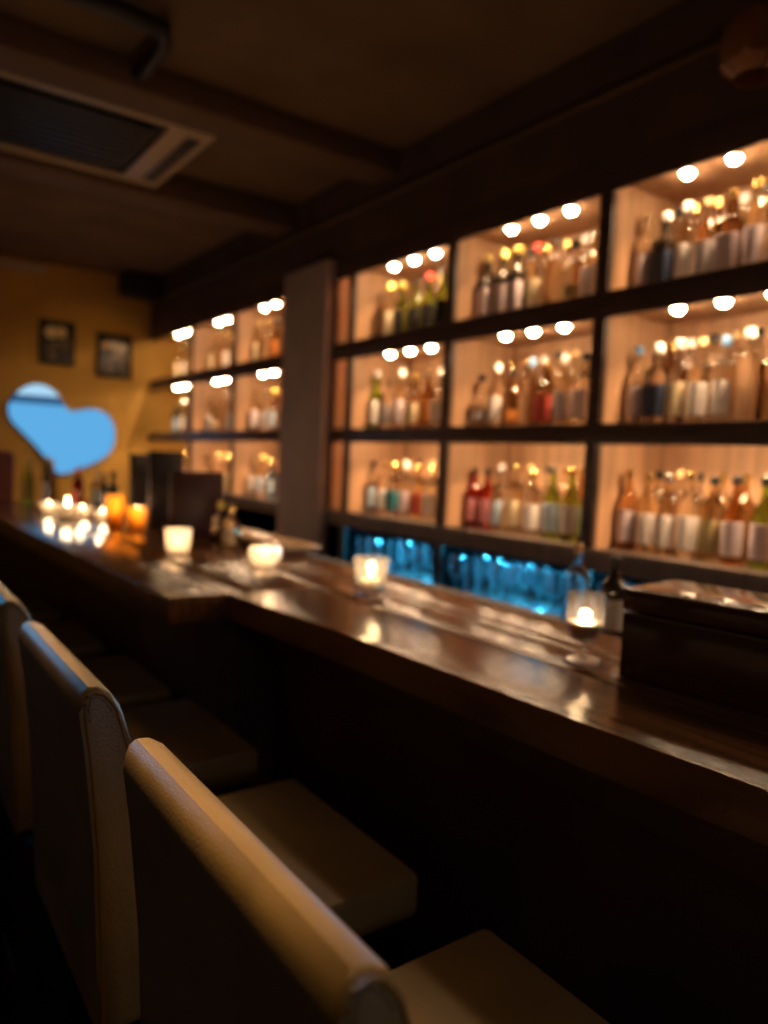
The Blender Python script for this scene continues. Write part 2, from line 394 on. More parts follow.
# side outline of the backrest: x towards the bar, z relative to the eye
BACK = [(0.258, -0.775), (0.2535, -0.66), (0.247, -0.515), (0.2355, -0.395), (0.2295, -0.350), (0.2270, -0.331), (0.2275, -0.318), (0.2315, -0.307), (0.239, -0.3015),
        (0.252, -0.3025), (0.266, -0.311), (0.279, -0.331), (0.293, -0.380), (0.307, -0.450), (0.320, -0.535), (0.330, -0.640), (0.332, -0.750), (0.332, -0.775)]
def make_chair(label):
    t = thing('bar_chair', label, 'chair', (0.5, 0, 0))
    HW = 0.213; ox = 0.5
    out = [(x - ox, Z(z)) for x, z in BACK]
    bm = bmesh.new()
    prism(bm, out, 'y', -HW, HW)
    # soft rounding of the rim where side panels meet the wrap
    es = [e for e in bm.edges if abs(abs(e.verts[0].co.y) - HW) < 1e-5 and abs(e.verts[0].co.y - e.verts[1].co.y) < 1e-5]
    bmesh.ops.bevel(bm, geom=es, offset=0.007, segments=3, profile=0.5, affect='EDGES')
    br = link('backrest', bm, M_leather, t)
    for s in (-1, 1):
        bm = bmesh.new()
        rim = [(x, s * (HW - 0.0015), z) for x, z in resample(out[:-1], 60)]
        cx = sum(p[0] for p in rim) / 60; 
        nr = []
        for k, p in enumerate(rim):
            a_ = rim[max(0, k - 1)]; b_ = rim[min(59, k + 1)]
            dx, dz = b_[0] - a_[0], b_[2] - a_[2]; L_ = math.hypot(dx, dz)
            nr.append((p[0] + dz / L_ * 0.0065, p[1], p[2] - dx / L_ * 0.0065))
        tube(bm, nr, 0.0026, 8)
        link('piping', bm, M_piping, br)
        bm = bmesh.new()
        rm = [(x, s * (HW + 0.0002), z) for x, z in resample(out[4:12], 26)]
        for k in range(1, 25):
            p = Vector(rm[k]); q = Vector(rm[k + 1]); d = (q - p)
            c0 = p + Vector((d.z, 0, -d.x)).normalized() * 0.012
            tube(bm, [c0, c0 + d * 0.55], 0.0007, 5)
        link('stitching', bm, M_stitch, br)
    # seat: box cushion with softly crowned top
    bm = bmesh.new()
    box(bm, 0.334 - ox, 0.785 - ox, -0.225, 0.225, Z(-0.778), Z(-0.700), bev=0.012)
    link('seat', bm, M_leather, t)
    bm = bmesh.new()
    box(bm, 0.29 - ox, 0.765 - ox, -0.205, 0.205, Z(-0.81), Z(-0.7785))
    link('seat_frame', bm, M_leg, t)
    for sx, sy in ((0.30, -1), (0.30, 1), (0.745, -1), (0.745, 1)):
        bm = bmesh.new()
        x = sx - ox; y = sy * 0.185; ex = -0.03 if sx < 0.5 else 0.015
        a = 0.021; b = 0.015
        v = [bm.verts.new((x + dx * a, y + dy * a, Z(-0.81))) for dx, dy in ((-1, -1), (1, -1), (1, 1), (-1, 1))]
        w = [bm.verts.new((x + ex + dx * b, y + sy * 0.01 + dy * b, 0.0)) for dx, dy in ((-1, -1), (1, -1), (1, 1), (-1, 1))]
        bm.faces.new(v); bm.faces.new(w[::-1])
        for i in range(4): bm.faces.new((v[i], w[i], w[(i + 1) % 4], v[(i + 1) % 4]))
        link('leg', bm, M_leg, t)
    link('foot_rest', B(0.745 - ox, 0.768 - ox, -0.18, 0.18, 0.22, 0.25, bev=0.003), M_leg, t)
    link('stretcher', B(0.28 - ox, 0.302 - ox, -0.18, 0.18, 0.26, 0.285, bev=0.003), M_leg, t)
    return t
chairs = [(0.5, 0.553, 0, 'tan leather bar chair with its top rail sloping across the front of view'),
          (0.5, 1.165, 0, 'tan leather bar chair with a thin blue gleam along its back edge'),
          (0.5, 1.785, 0, 'tan leather bar chair cut by the picture edge, third along the bar'),
          (0.478, 2.325, 0, 'tan leather bar chair fourth along the bar, only its seat showing'),
          (0.45, 2.93, 0, 'tan leather bar chair fifth along the bar, deep in shadow'),
          (0.43, 3.54, 0, 'tan leather bar chair sixth along the bar, by the far stretch')]
c0 = None
for i, (x, y, rz, lab) in enumerate(chairs):
    c = c0 = make_chair(lab) if c0 is None else None
    if i == 0: first = c
    if c is None: c = copy_tree(first)
    c0 = first
    c.location = (x, y, 0); c.rotation_euler = (0, 0, rz); tag(c, lab, 'chair', 'tan leather chairs along the bar')

# ------------------------------------------------------------------ bottles
def body_profile(shape, h):
    if shape == 'round':
        return [(0.0, 0.006), (0.030, 0.0), (0.0365, 0.004), (0.037, 0.012), (0.037, 0.60 * h), (0.035, 0.66 * h), (0.024, 0.73 * h), (0.0155, 0.78 * h), (0.0135, 0.82 * h), (0.013, 0.93 * h), (0.0145, 0.935 * h), (0.0145, 0.955 * h), (0.0, 0.955 * h)]
    if shape == 'wine':
        return [(0.0, 0.008), (0.031, 0.0), (0.037, 0.004), (0.0375, 0.012), (0.0375, 0.52 * h), (0.0345, 0.60 * h), (0.024, 0.69 * h), (0.0165, 0.76 * h), (0.0145, 0.82 * h), (0.0142, 0.95 * h), (0.0155, 0.955 * h), (0.0155, 0.975 * h), (0.0, 0.975 * h)]
    if shape == 'tall':
        return [(0.0, 0.006), (0.027, 0.0), (0.032, 0.004), (0.0325, 0.012), (0.0345, 0.62 * h), (0.033, 0.68 * h), (0.020, 0.74 * h), (0.0145, 0.79 * h), (0.013, 0.93 * h), (0.0145, 0.935 * h), (0.0145, 0.955 * h), (0.0, 0.955 * h)]
    if shape == 'square':
        return [(0.0, 0.004), (0.034, 0.0), (0.039, 0.004), (0.0395, 0.012), (0.0395, 0.60 * h), (0.036, 0.66 * h), (0.020, 0.71 * h), (0.0155, 0.745 * h), (0.0145, 0.80 * h), (0.0145, 0.92 * h), (0.0165, 0.925 * h), (0.0165, 0.95 * h), (0.0, 0.95 * h)]
    # squat
    return [(0.0, 0.006), (0.038, 0.0), (0.046, 0.005), (0.0485, 0.02), (0.050, 0.30 * h), (0.047, 0.50 * h), (0.036, 0.62 * h), (0.020, 0.70 * h), (0.0155, 0.75 * h), (0.0145, 0.90 * h), (0.0165, 0.905 * h), (0.0165, 0.935 * h), (0.0, 0.935 * h)]
GLASS = {
    'clear': (pbr('clear_glass', (1, 1, 1), 0.02, trans=1.0, ior=1.35), 'clear'),
    'pale': (pbr('pale_gold_glass', (0.992, 0.965, 0.87), 0.02, trans=1.0, ior=1.36), 'pale gold'),
    'amber': (pbr('amber_glass', (0.965, 0.85, 0.64), 0.02, trans=1.0, ior=1.36), 'amber'),
    'brown': (pbr('brown_glass', (0.60, 0.38, 0.19), 0.03, trans=1.0, ior=1.42), 'brown'),
    'green': (pbr('green_glass', (0.45, 0.74, 0.12), 0.03, trans=1.0, ior=1.42), 'green'),
    'dark': (pbr('dark_glass', (0.025, 0.018, 0.012), 0.05, coat=0.5), 'near-black'),
    'red': (pbr('red_glass', (0.45, 0.05, 0.03), 0.03, trans=1.0, ior=1.38), 'red'),
    'blue': (pbr('blue_glass', (0.15, 0.35, 0.75), 0.03, trans=1.0, ior=1.40), 'blue'),
}
PAPER = {k: (pbr('label_' + k, c, 0.6, var=0.10, vscale=(60, 60, 60)), n) for k, c, n in (
    ('lilac', (0.70, 0.60, 0.65), 'lilac'), ('white', (0.88, 0.83, 0.80), 'white'), ('cream', (0.75, 0.62, 0.40), 'cream'),
    ('black', (0.015, 0.014, 0.016), 'black'), ('navy', (0.03, 0.05, 0.11), 'navy'), ('teal', (0.04, 0.28, 0.36), 'teal'),
    ('red', (0.50, 0.07, 0.05), 'red'), ('pink', (0.62, 0.24, 0.26), 'pink'), ('ice', (0.50, 0.66, 0.82), 'pale blue'),
    ('olive', (0.34, 0.27, 0.12), 'olive'), ('grey', (0.50, 0.46, 0.46), 'grey'), ('orange', (0.62, 0.22, 0.04), 'orange'))}
PAPER['none'] = (None, None)
CAPS = {k: (pbr('cap_' + k, c, r, metal=m), n) for k, c, r, m, n in (
    ('cork', (0.58, 0.38, 0.18), 0.7, 0, 'cork'), ('gold', (0.90, 0.62, 0.22), 0.25, 1, 'gold'), ('black', (0.015, 0.013, 0.013), 0.35, 0, 'black'),
    ('white', (0.85, 0.80, 0.74), 0.4, 0, 'white'), ('silver', (0.75, 0.73, 0.70), 0.2, 1, 'silver'), ('red', (0.50, 0.05, 0.04), 0.35, 0, 'red'),
    ('blue', (0.15, 0.32, 0.55), 0.35, 0, 'blue'), ('yellow', (0.85, 0.62, 0.15), 0.4, 0, 'yellow'))}
KINDCACHE = {}
def bottle_kind(shape, glass, paper, cap, h):
    key = (shape, glass, paper, cap, h)
    if key in KINDCACHE: return KINDCACHE[key]
    h = h * 1.06
    pr = body_profile(shape, h); sq = 0.45 if shape == 'square' else 0.0
    t = bpy.data.objects.new('liquor_bottle', None); COL.objects.link(t); t.empty_display_size = 0.03
    link('glass_body', LA(pr, n=24, sq=sq), GLASS[glass][0], t)
    zt = pr[-1][1]; rn = pr[-2][0]
    if PAPER[paper][0]:
        r = pr[4][0] if shape != 'squat' else 0.0495
        za, zb = (0.10 * h, 0.50 * h) if shape != 'squat' else (0.12 * h, 0.30 * h)
        bm = bmesh.new()
        kk = 1.0 if shape not in ('tall',) else 0.995
        lathe(bm, [(r * kk + 0.0004, za), (r + 0.0009, za + 0.0006), (r + 0.0009, zb - 0.0006), (r + 0.0004, zb)], n=20, sq=sq, a0=PI - 1.35, a1=PI + 1.35)
        link('paper_label', bm, PAPER[paper][0], t)
    if cap in ('cork',):
        link('cork', LA([(0.0105, zt + 0.0003), (0.0125, zt + 0.022), (0.0, zt + 0.0225)][:2] + [(0.011, zt + 0.025)], n=14), CAPS[cap][0], t)
    else:
        hc = 0.030
        link('cap', LA([(rn + 0.0012, zt - 0.012), (rn + 0.0016, zt + hc - 0.014), (rn - 0.002, zt + hc - 0.011), (0.0001, zt + hc - 0.0108), (0.0001, zt + 0.0006), (rn + 0.0004, zt + 0.0006)], n=16), CAPS[cap][0], t)
    KINDCACHE[key] = [t, False]
    return KINDCACHE[key]
NTH = ['first', 'second', 'third', 'fourth', 'fifth', 'sixth', 'seventh', 'eighth', 'ninth', 'tenth', 'eleventh']
def put_bottle(spec, x, y, z, where, group):
    shape, glass, paper, cap, h = spec
    k = bottle_kind(*spec)
    if not k[1]: t = k[0]; k[1] = True
    else: t = copy_tree(k[0])
    t.location = (x, y, z); t.rotation_euler = (0, 0, R.uniform(-0.3, 0.3) if shape != 'square' else R.uniform(-0.1, 0.1))
    desc = GLASS[glass][1] + ' bottle'
    if PAPER[paper][1]: desc += ', ' + PAPER[paper][1] + ' label'
    tag(t, '%s, %s' % (desc, where), 'bottle', group)
    return t
# front rows as seen, nearest the pillar first (y falls towards the viewer)
S_, T_, Q_, F_, W_ = 'round', 'tall', 'square', 'squat', 'wine'
CELLS = {
 ('right bay', 2): [(1.745, (T_, 'pale', 'lilac', 'cork', .27)), (1.655, (Q_, 'dark', 'navy', 'white', .255)), (1.575, (T_, 'clear', 'white', 'white', .27)), (1.50, (S_, 'pale', 'grey', 'cork', .255)),
                    (1.42, (Q_, 'brown', 'lilac', 'gold', .265)), (1.335, (S_, 'pale', 'lilac', 'gold', .28)), (1.25, (Q_, 'brown', 'lilac', 'gold', .27)), (1.16, (S_, 'amber', 'olive', 'black', .265)), (1.07, (S_, 'amber', 'cream', 'gold', .27))],
 ('right bay', 1): [(1.75, (S_, 'clear', 'lilac', 'blue', .27)), (1.66, (Q_, 'clear', 'navy', 'white', .27)), (1.575, (S_, 'clear', 'cream', 'white', .275)), (1.49, (S_, 'clear', 'white', 'cork', .265)),
                    (1.405, (S_, 'clear', 'white', 'blue', .27)), (1.315, (S_, 'clear', 'none', 'white', .285)), (1.225, (Q_, 'pale', 'none', 'blue', .265)), (1.135, (S_, 'brown', 'olive', 'black', .27)), (1.05, (S_, 'clear', 'white', 'silver', .27))],
 ('right bay', 0): [(1.755, (S_, 'brown', 'lilac', 'gold', .275)), (1.665, (S_, 'amber', 'white', 'gold', .265)), (1.575, (S_, 'amber', 'white', 'silver', .265)), (1.485, (S_, 'pale', 'white', 'gold', .275)),
                    (1.395, (S_, 'amber', 'olive', 'black', .265)), (1.30, (W_, 'brown', 'lilac', 'black', .265)), (1.205, (W_, 'green', 'lilac', 'black', .265)), (1.11, (W_, 'green', 'olive', 'black', .265))],
 ('centre bay', 2): [(2.55, (Q_, 'dark', 'lilac', 'yellow', .285)), (2.45, (Q_, 'dark', 'lilac', 'yellow', .285)), (2.35, (Q_, 'dark', 'lilac', 'yellow', .285)), (2.245, (S_, 'pale', 'cream', 'red', .27)),
                     (2.14, (S_, 'pale', 'none', 'silver', .27)), (2.04, (F_, 'pale', 'olive', 'black', .25)), (1.945, (Q_, 'amber', 'lilac', 'silver', .26))],
 ('centre bay', 1): [(2.56, (F_, 'clear', 'grey', 'black', .23)), (2.445, (S_, 'clear', 'white', 'white', .26)), (2.345, (F_, 'amber', 'orange', 'silver', .23)), (2.245, (S_, 'clear', 'none', 'blue', .27)),
                     (2.155, (Q_, 'brown', 'red', 'gold', .245)), (2.06, (S_, 'pale', 'grey', 'white', .265)), (1.955, (Q_, 'pale', 'lilac', 'black', .27))],
 ('centre bay', 0): [(2.585, (S_, 'red', 'pink', 'black', .255)), (2.49, (S_, 'red', 'pink', 'black', .255)), (2.395, (S_, 'pale', 'ice', 'silver', .255)), (2.295, (S_, 'pale', 'cream', 'gold', .27)),
                     (2.19, (S_, 'clear', 'white', 'gold', .255)), (2.09, (W_, 'green', 'ice', 'silver', .27)), (1.985, (W_, 'green', 'grey', 'gold', .265)), (1.89, (S_, 'dark', 'ice', 'black', .265))],
 ('bay beside pillar', 2): [(3.405, (T_, 'clear', 'none', 'silver', .25)), (3.305, (S_, 'pale', 'cream', 'yellow', .285)), (3.195, (W_, 'green', 'black', 'yellow', .265)), (3.085, (W_, 'green', 'black', 'silver', .265)),
                     (2.975, (W_, 'green', 'black', 'red', .275)), (2.865, (W_, 'green', 'black', 'silver', .285)), (2.765, (W_, 'green', 'black', 'silver', .275))],
 ('bay beside pillar', 1): [(3.395, (W_, 'green', 'white', 'white', .295)), (3.28, (S_, 'clear', 'grey', 'silver', .24)), (3.165, (S_, 'pale', 'lilac', 'white', .29)), (3.055, (Q_, 'amber', 'cream', 'gold', .25)),
                     (2.945, (S_, 'brown', 'orange', 'silver', .255)), (2.84, (Q_, 'clear', 'white', 'silver', .25)), (2.75, (S_, 'amber', 'none', 'gold', .25))],
 ('bay beside pillar', 0): [(3.40, (S_, 'clear', 'ice', 'black', .265)), (3.295, (S_, 'clear', 'white', 'gold', .26)), (3.19, (Q_, 'clear', 'teal', 'gold', .255)), (3.085, (S_, 'clear', 'lilac', 'white', .26)),
                     (2.98, (S_, 'amber', 'red', 'gold', .25)), (2.875, (S_, 'clear', 'white', 'gold', .25)), (2.775, (S_, 'pale', 'white', 'gold', .25))],
}
far_sets = {
 ('far bay beside pillar', 2): [(S_, 'amber', 'cream', 'gold', .28), (S_, 'pale', 'none', 'gold', .28), (Q_, 'brown', 'orange', 'black', .26), (S_, 'pale', 'grey', 'gold', .28), (S_, 'clear', 'none', 'silver', .27)],
 ('far bay beside pillar', 1): [(S_, 'amber', 'lilac', 'gold', .28), (S_, 'clear', 'grey', 'silver', .26), (Q_, 'pale', 'ice', 'yellow', .27), (S_, 'brown', 'black', 'gold', .27), (W_, 'green', 'cream', 'yellow', .28)],
 ('far bay beside pillar', 0): [(S_, 'clear', 'white', 'silver', .26), (S_, 'amber', 'ice', 'yellow', .27), (Q_, 'blue', 'ice', 'gold', .24), (S_, 'dark', 'lilac', 'white', .26), (S_, 'blue', 'none', 'silver', .26)],
 ('far middle bay', 2): [(S_, 'pale', 'cream', 'gold', .27), (S_, 'amber', 'none', 'gold', .26), (S_, 'clear', 'white', 'gold', .26), (Q_, 'amber', 'olive', 'silver', .26), (S_, 'brown', 'cream', 'gold', .27)],
 ('far middle bay', 1): [(S_, 'clear', 'grey', 'silver', .26), (F_, 'amber', 'cream', 'gold', .24), (S_, 'pale', 'none', 'silver', .27), (S_, 'clear', 'ice', 'gold', .26), (S_, 'brown', 'lilac', 'gold', .26)],
 ('far middle bay', 0): [(S_, 'pale', 'white', 'gold', .27), (S_, 'amber', 'white', 'gold', .27), (S_, 'pale', 'cream', 'gold', .26), (S_, 'amber', 'olive', 'yellow', .27)],
 ('far bay beside ochre wall', 2): [(S_, 'pale', 'cream', 'gold', .26), (S_, 'clear', 'white', 'silver', .26), (S_, 'amber', 'none', 'gold', .26), (W_, 'dark', 'cream', 'gold', .26)],
 ('far bay beside ochre wall', 1): [(Q_, 'blue', 'ice', 'silver', .24), (S_, 'pale', 'white', 'white', .27), (S_, 'amber', 'grey', 'gold', .27), (S_, 'clear', 'lilac', 'silver', .26)],
 ('far bay beside ochre wall', 0): [(S_, 'pale', 'cream', 'gold', .26), (S_, 'amber', 'grey', 'gold', .26), (S_, 'brown', 'cream', 'black', .26)],
}
far_y = {'far bay beside pillar': (4.92, 4.32), 'far middle bay': (5.75, 5.15), 'far bay beside ochre wall': (6.52, 5.98)}
for (bay, row), lst in far_sets.items():
    a, b = far_y[bay]; n = len(lst)
    CELLS[(bay, row)] = [(a + (b - a) * i / (n - 1), s) for i, s in enumerate(lst)]
BAYTOP = {'right bay': 1.763, 'centre bay': 2.617, 'bay beside pillar': 3.458, 'far bay beside pillar': 5.013, 'far middle bay': 5.843, 'far bay beside ochre wall': 6.613}
ROWN = ['bottom', 'middle', 'top']
BACKK = [(S_, 'amber', 'none', 'gold', .30), (S_, 'clear', 'none', 'black', .31), (S_, 'pale', 'none', 'cork', .30), (S_, 'amber', 'none', 'black', .31), (S_, 'clear', 'none', 'white', .30), (S_, 'brown', 'none', 'gold', .30)]
BACK_SLIM = [(s, g_, p, c, .275) for s, g_, p, c, h in BACKK]
for (bay, row), lst in CELLS.items():
    z = Z(ROWS[row][0]) + 0.0004
    grp = 'bottles on the %s shelf of the %s' % (ROWN[row], bay)
    rad = lambda sp_: {'square': 0.0425, 'squat': 0.0515, 'tall': 0.0365}.get(sp_[0], 0.0395)
    prev = None; top = BAYTOP[bay]; out = []
    for (y, spec) in lst:
        y *= 1.004
        lim = top - rad(spec) if prev is None else prev - rad(spec)
        y = min(y, lim - 0.003); prev = y - rad(spec) - 0.001; out.append((y, spec))
    lst = out
    for i, (y, spec) in enumerate(lst):
        put_bottle(spec, 2.362 + R.uniform(-0.005, 0.005), y, z, '%s from left on %s shelf, %s' % (NTH[i], ROWN[row], bay), grp)
    # a second row standing in the gaps behind
    ys = [(lst[i][0] + lst[i + 1][0]) / 2 for i in range(len(lst) - 1)]
    pool = BACKK if row > 0 else BACK_SLIM
    k = 0
    for i, y in enumerate(ys):
        spec = pool[(i * 5 + row * 2 + len(bay)) % len(pool)]
        put_bottle(spec, 2.485 + R.uniform(-0.01, 0.02), y + R.uniform(-0.003, 0.003), z, '%s in back row of %s shelf, %s' % (NTH[k], ROWN[row], bay), grp)
        k += 1
put_bottle((T_, 'clear', 'none', 'silver', .36), 2.555, 1.262, Z(ROWS[2][0]) + 0.0004, 'tallest on the top shelf of right bay', 'bottles on the top shelf of the right bay')

# two bottles standing on the steel worktop behind the bar
put_bottle((S_, 'clear', 'none', 'cork', .205), 1.62, 1.332, Z(-0.4345), 'cork stopper, on worktop behind the stemmed candle glass', 'bottles on the worktop')
put_bottle((S_, 'dark', 'grey', 'black', .19), 1.63, 1.215, Z(-0.4345), 'on worktop between candle glass and case', 'bottles on the worktop')

# ------------------------------------------------------------------ blue lit glasses on the back counter
M_gl = thin_glass('barware_glass', (0.92, 0.95, 0.97), 0.08, 0.10, frost=0.0, frostcol=(0.9, 0.95, 1.0), edge=0.9)
def make_glass(kind):
    if kind == 'tumbler':
        o = link('tumbler', LA([(0.0, 0.008), (0.030, 0.008), (0.034, 0.095), (0.0355, 0.095), (0.032, 0.0), (0.0, 0.0)], n=18), M_gl)
    elif kind == 'highball':
        o = link('highball_glass', LA([(0.0, 0.010), (0.027, 0.010), (0.030, 0.18), (0.0315, 0.18), (0.0285, 0.0), (0.0, 0.0)], n=18), M_gl)
    else:
        o = link('stem_glass', LA([(0.0, 0.004), (0.004, 0.008), (0.004, 0.075), (0.020, 0.088), (0.034, 0.115), (0.036, 0.14), (0.030, 0.185), (0.0315, 0.185), (0.0375, 0.14), (0.0355, 0.113), (0.021, 0.085), (0.006, 0.070), (0.006, 0.008), (0.033, 0.002), (0.033, 0.0), (0.0, 0.0)], n=18), M_gl)
    return o
first_glass = {}
gdesc = {'tumbler': 'short clear tumbler', 'highball': 'tall clear highball glass', 'stem': 'clear stemmed wine glass'}
clusters = [('under bay beside pillar', 3.35, 2.72, ['highball', 'stem', 'highball', 'tumbler', 'highball', 'stem']),
            ('under centre bay', 2.56, 1.90, ['stem', 'highball', 'highball', 'stem', 'stem', 'highball', 'stem']),
            ('under right bay', 1.72, 1.22, ['stem', 'highball', 'tumbler', 'stem', 'highball'])]
for where, ya, yb, kinds in clusters:
    n = len(kinds)
    for j, xr in enumerate((2.27, 2.37)):
        for i, k in enumerate(kinds):
            k = kinds[(i + 3 * j) % n]
            if k in first_glass: o = first_glass[k].copy(); COL.objects.link(o)
            else: o = make_glass(k); first_glass[k] = o
            o.location = (xr + R.uniform(-0.006, 0.006), ya + (yb - ya) * (i + 0.45 * j) / n + R.uniform(-0.004, 0.004), CT + 0.0004)
            tag(o, '%s, %s in %s row on back counter, %s' % (gdesc[k], NTH[i], ('front', 'rear')[j], where), 'glass', 'blue lit glasses ' + where)

# ------------------------------------------------------------------ candles and glasses on the bar
def flame(parent, z, s=1.0, power=0.35, x=0, y=0):
    f = link('flame', LA([(0.0001, 0), (0.0035 * s, 0.004 * s), (0.0045 * s, 0.009 * s), (0.003 * s, 0.017 * s), (0.0001, 0.026 * s)], n=10, c=(x, y, z)), M_flame, parent)
    d = bpy.data.lights.new('candle_glow', 'POINT'); d.energy = power; d.color = (1.0, 0.68, 0.36); d.shadow_soft_size = 0.012
    o = bpy.data.objects.new('candle_glow', d); COL.objects.link(o); o.parent = parent; o.location = (x, y, z + 0.03 * s)
    return f
def wax(parent, r, z, h):
    w = link('candle', LA([(0.0001, z), (r, z), (r, z + h), (r * 0.85, z + h - 0.002), (0.0001, z + h - 0.003)], n=18), M_wax, parent)
    link('wick', LA([(0.0008, z + h - 0.003), (0.0008, z + h + 0.006)], n=6), M_black, w)
    return w
M_cg = thin_glass('candle_glass', (0.96, 0.93, 0.90), 0.10, 0.05, frost=0.05, frostcol=(0.9, 0.85, 0.82))
M_ambg = thin_glass('amber_candle_glass', (1.0, 0.58, 0.16), 0.06, 0.12, frost=0.7, frostcol=(1.0, 0.60, 0.14))
M_frost = thin_glass('frosted_candle_glass', (0.95, 0.9, 0.85), 0.08, 0.2, frost=0.75, frostcol=(0.95, 0.85, 0.75))
ZB = ZT + 0.0006
# stemmed glass with a candle
g1 = thing('stemmed_candle_glass', 'small stemmed glass with a candle in it at the bar edge of the dark case', 'candle glass', (1.241, 0.992, ZB))
link('glass_bowl', LA([(0.0, 0.043), (0.012, 0.042), (0.024, 0.048), (0.033, 0.062), (0.0372, 0.085), (0.0385, 0.143), (0.0398, 0.143), (0.0387, 0.083), (0.0345, 0.060), (0.025, 0.0455), (0.012, 0.039), (0.0, 0.0385)], n=40), M_cg, g1)
link('stem', LA([(0.0, 0.0386), (0.009, 0.0385), (0.005, 0.034), (0.0042, 0.022), (0.0048, 0.010), (0.010, 0.0065), (0.0, 0.0062)][::-1], n=20), pbr('glass_solid', (1, 1, 1), 0.03, trans=1.0), g1)
link('foot', LA([(0.0, 0.006), (0.012, 0.006), (0.034, 0.003), (0.0348, 0.0018), (0.034, 0.0), (0.0, 0.0)], n=40), M_frost, g1)
w = link('wax_fill', LA([(0.0001, 0.0445), (0.012, 0.0435), (0.0235, 0.0495), (0.0325, 0.063), (0.0358, 0.078), (0.0358, 0.0795), (0.0001, 0.0795)], n=32), pbr('brown_wax', (0.55, 0.34, 0.22), 0.35, sub=0.8), g1)
link('wax_top', LA([(0.0001, 0.0796), (0.0355, 0.0796), (0.0355, 0.083), (0.0001, 0.082)], n=32), M_wax, g1)
flame(g1, 0.0823, 0.26, 0.9)
# fluted tumbler
g2 = thing('fluted_candle_glass', 'flared clear fluted tumbler holding a lit candle, midway along the bar', 'candle glass', (1.221, 1.754, ZB))
bm = bmesh.new(); lathe(bm, [(0.0, 0.038), (0.036, 0.038), (0.043, 0.060), (0.0515, 0.118), (0.053, 0.118), (0.0445, 0.056), (0.0415, 0.040)], n=48)
link('glass_bowl', bm, thin_glass('misted_candle_glass', (0.95, 0.92, 0.88), 0.10, 0.08, frost=0.14, frostcol=(0.95, 0.88, 0.78)), g2)
link('fluted_base', LA([(0.0, 0.037), (0.0405, 0.0375), (0.042, 0.030), (0.041, 0.004), (0.039, 0.0), (0.0, 0.0)][::-1], n=72, wav=0.03, wn=12), pbr('glass_solid', (1, 1, 1), 0.03, trans=1.0), g2)
wax(g2, 0.028, 0.0385, 0.018); flame(g2, 0.060, 1.2, 0.8)
# low bowl
g3 = thing('candle_bowl', 'low round frosted bowl with a glowing candle, before the raised ledge', 'candle glass', (1.214, 2.423, ZB))
link('glass_bowl', LA([(0.0, 0.006), (0.034, 0.008), (0.052, 0.025), (0.058, 0.045), (0.055, 0.066), (0.0565, 0.0665), (0.0595, 0.045), (0.0535, 0.023), (0.035, 0.002), (0.0, 0.0)], n=40), M_frost, g3)
wax(g3, 0.02, 0.0065, 0.016); flame(g3, 0.026, 1.3, 1.6)
# frosted tumbler
g4 = thing('frosted_votive', 'white frosted tumbler with a candle on the wide part of the bar', 'candle glass', (1.033, 2.82, ZB))
link('glass_bowl', LA([(0.0, 0.006), (0.036, 0.008), (0.044, 0.03), (0.051, 0.098), (0.0525, 0.098), (0.0455, 0.028), (0.038, 0.002), (0.0, 0.0)], n=40), M_frost, g4)
wax(g4, 0.025, 0.0065, 0.022); flame(g4, 0.032, 1.2, 1.1)
# tall amber glasses
for (x, y, h, lab) in ((1.091, 3.90, 0.165, 'tall glowing orange candle glass, the taller of two'), (1.154, 3.736, 0.115, 'shorter glowing orange candle glass next to the upright menus')):
    g_ = thing('amber_votive', lab, 'candle glass', (x, y, ZB), 0, 'orange candle glasses at the far bar')
    link('glass_bowl', LA([(0.0, 0.008), (0.040, 0.008), (0.045, h), (0.047, h), (0.043, 0.0), (0.0, 0.0)], n=32), M_ambg, g_)
    wax(g_, 0.025, 0.009, h * 0.35); flame(g_, 0.009 + h * 0.35 + 0.003, 1.8, 0.7)
for (x, y, s, lab) in ((0.975, 4.42, 1.0, 'white candle glass in the bright cluster, one with the tallest flame'), (0.955, 4.80, 0.8, 'small white candle glass at the left end of the bright cluster'),
                       (1.08, 4.52, 0.75, 'small white candle glass behind the bright cluster'), (1.13, 4.28, 0.7, 'small white candle glass between bright cluster and orange glasses')):
    g_ = thing('white_votive', lab, 'candle glass', (x, y, ZB), 0, 'white candle glasses at the far bar')
    link('glass_bowl', LA([(0.0, 0.006), (0.036 * s, 0.008), (0.056 * s, 0.04 * s), (0.060 * s, 0.075 * s), (0.062 * s, 0.075 * s), (0.058 * s, 0.038 * s), (0.038 * s, 0.002), (0.0, 0.0)], n=32), M_frost, g_)
    wax(g_, 0.022 * s, 0.0065, (0.06 if s == 1 else 0.02)); flame(g_, 0.0065 + (0.063 if s == 1 else 0.023), 2.2 * s, 0.9)

# menus, bottles and a red jar at the far bar
def menu(x, y, w, h, t, rz, tilt, mat, lab):
    o = thing('menu_folder', lab, 'menu', (x, y, ZB), rz, 'upright menus on the bar')
    link('cover', B(-w / 2, w / 2, -t / 2, -t / 2 + 0.004, 0, h, bev=0.0015), mat, o)
    link('cover', B(-w / 2, w / 2, t / 2 - 0.004, t / 2, 0, h, bev=0.0015), mat, o)
    link('spine', B(-w / 2, -w / 2 + 0.005, -t / 2 + 0.0042, t / 2 - 0.0042, 0, h), mat, o)
    link('pages', B(-w / 2 + 0.0055, w / 2 - 0.006, -t / 2 + 0.0045, t / 2 - 0.0045, 0.003, h - 0.005), pbr('page_paper', (0.35, 0.28, 0.2), 0.8), o)
    return o
menu(1.277, 3.98, 0.19, 0.38, 0.035, 0.25, 0, M_menub, 'narrow black menu folder standing upright behind the orange glasses')
menu(1.305, 3.76, 0.168, 0.40, 0.04, -0.1, 0, M_menub, 'tallest black menu folder standing between orange glasses and maroon menu')
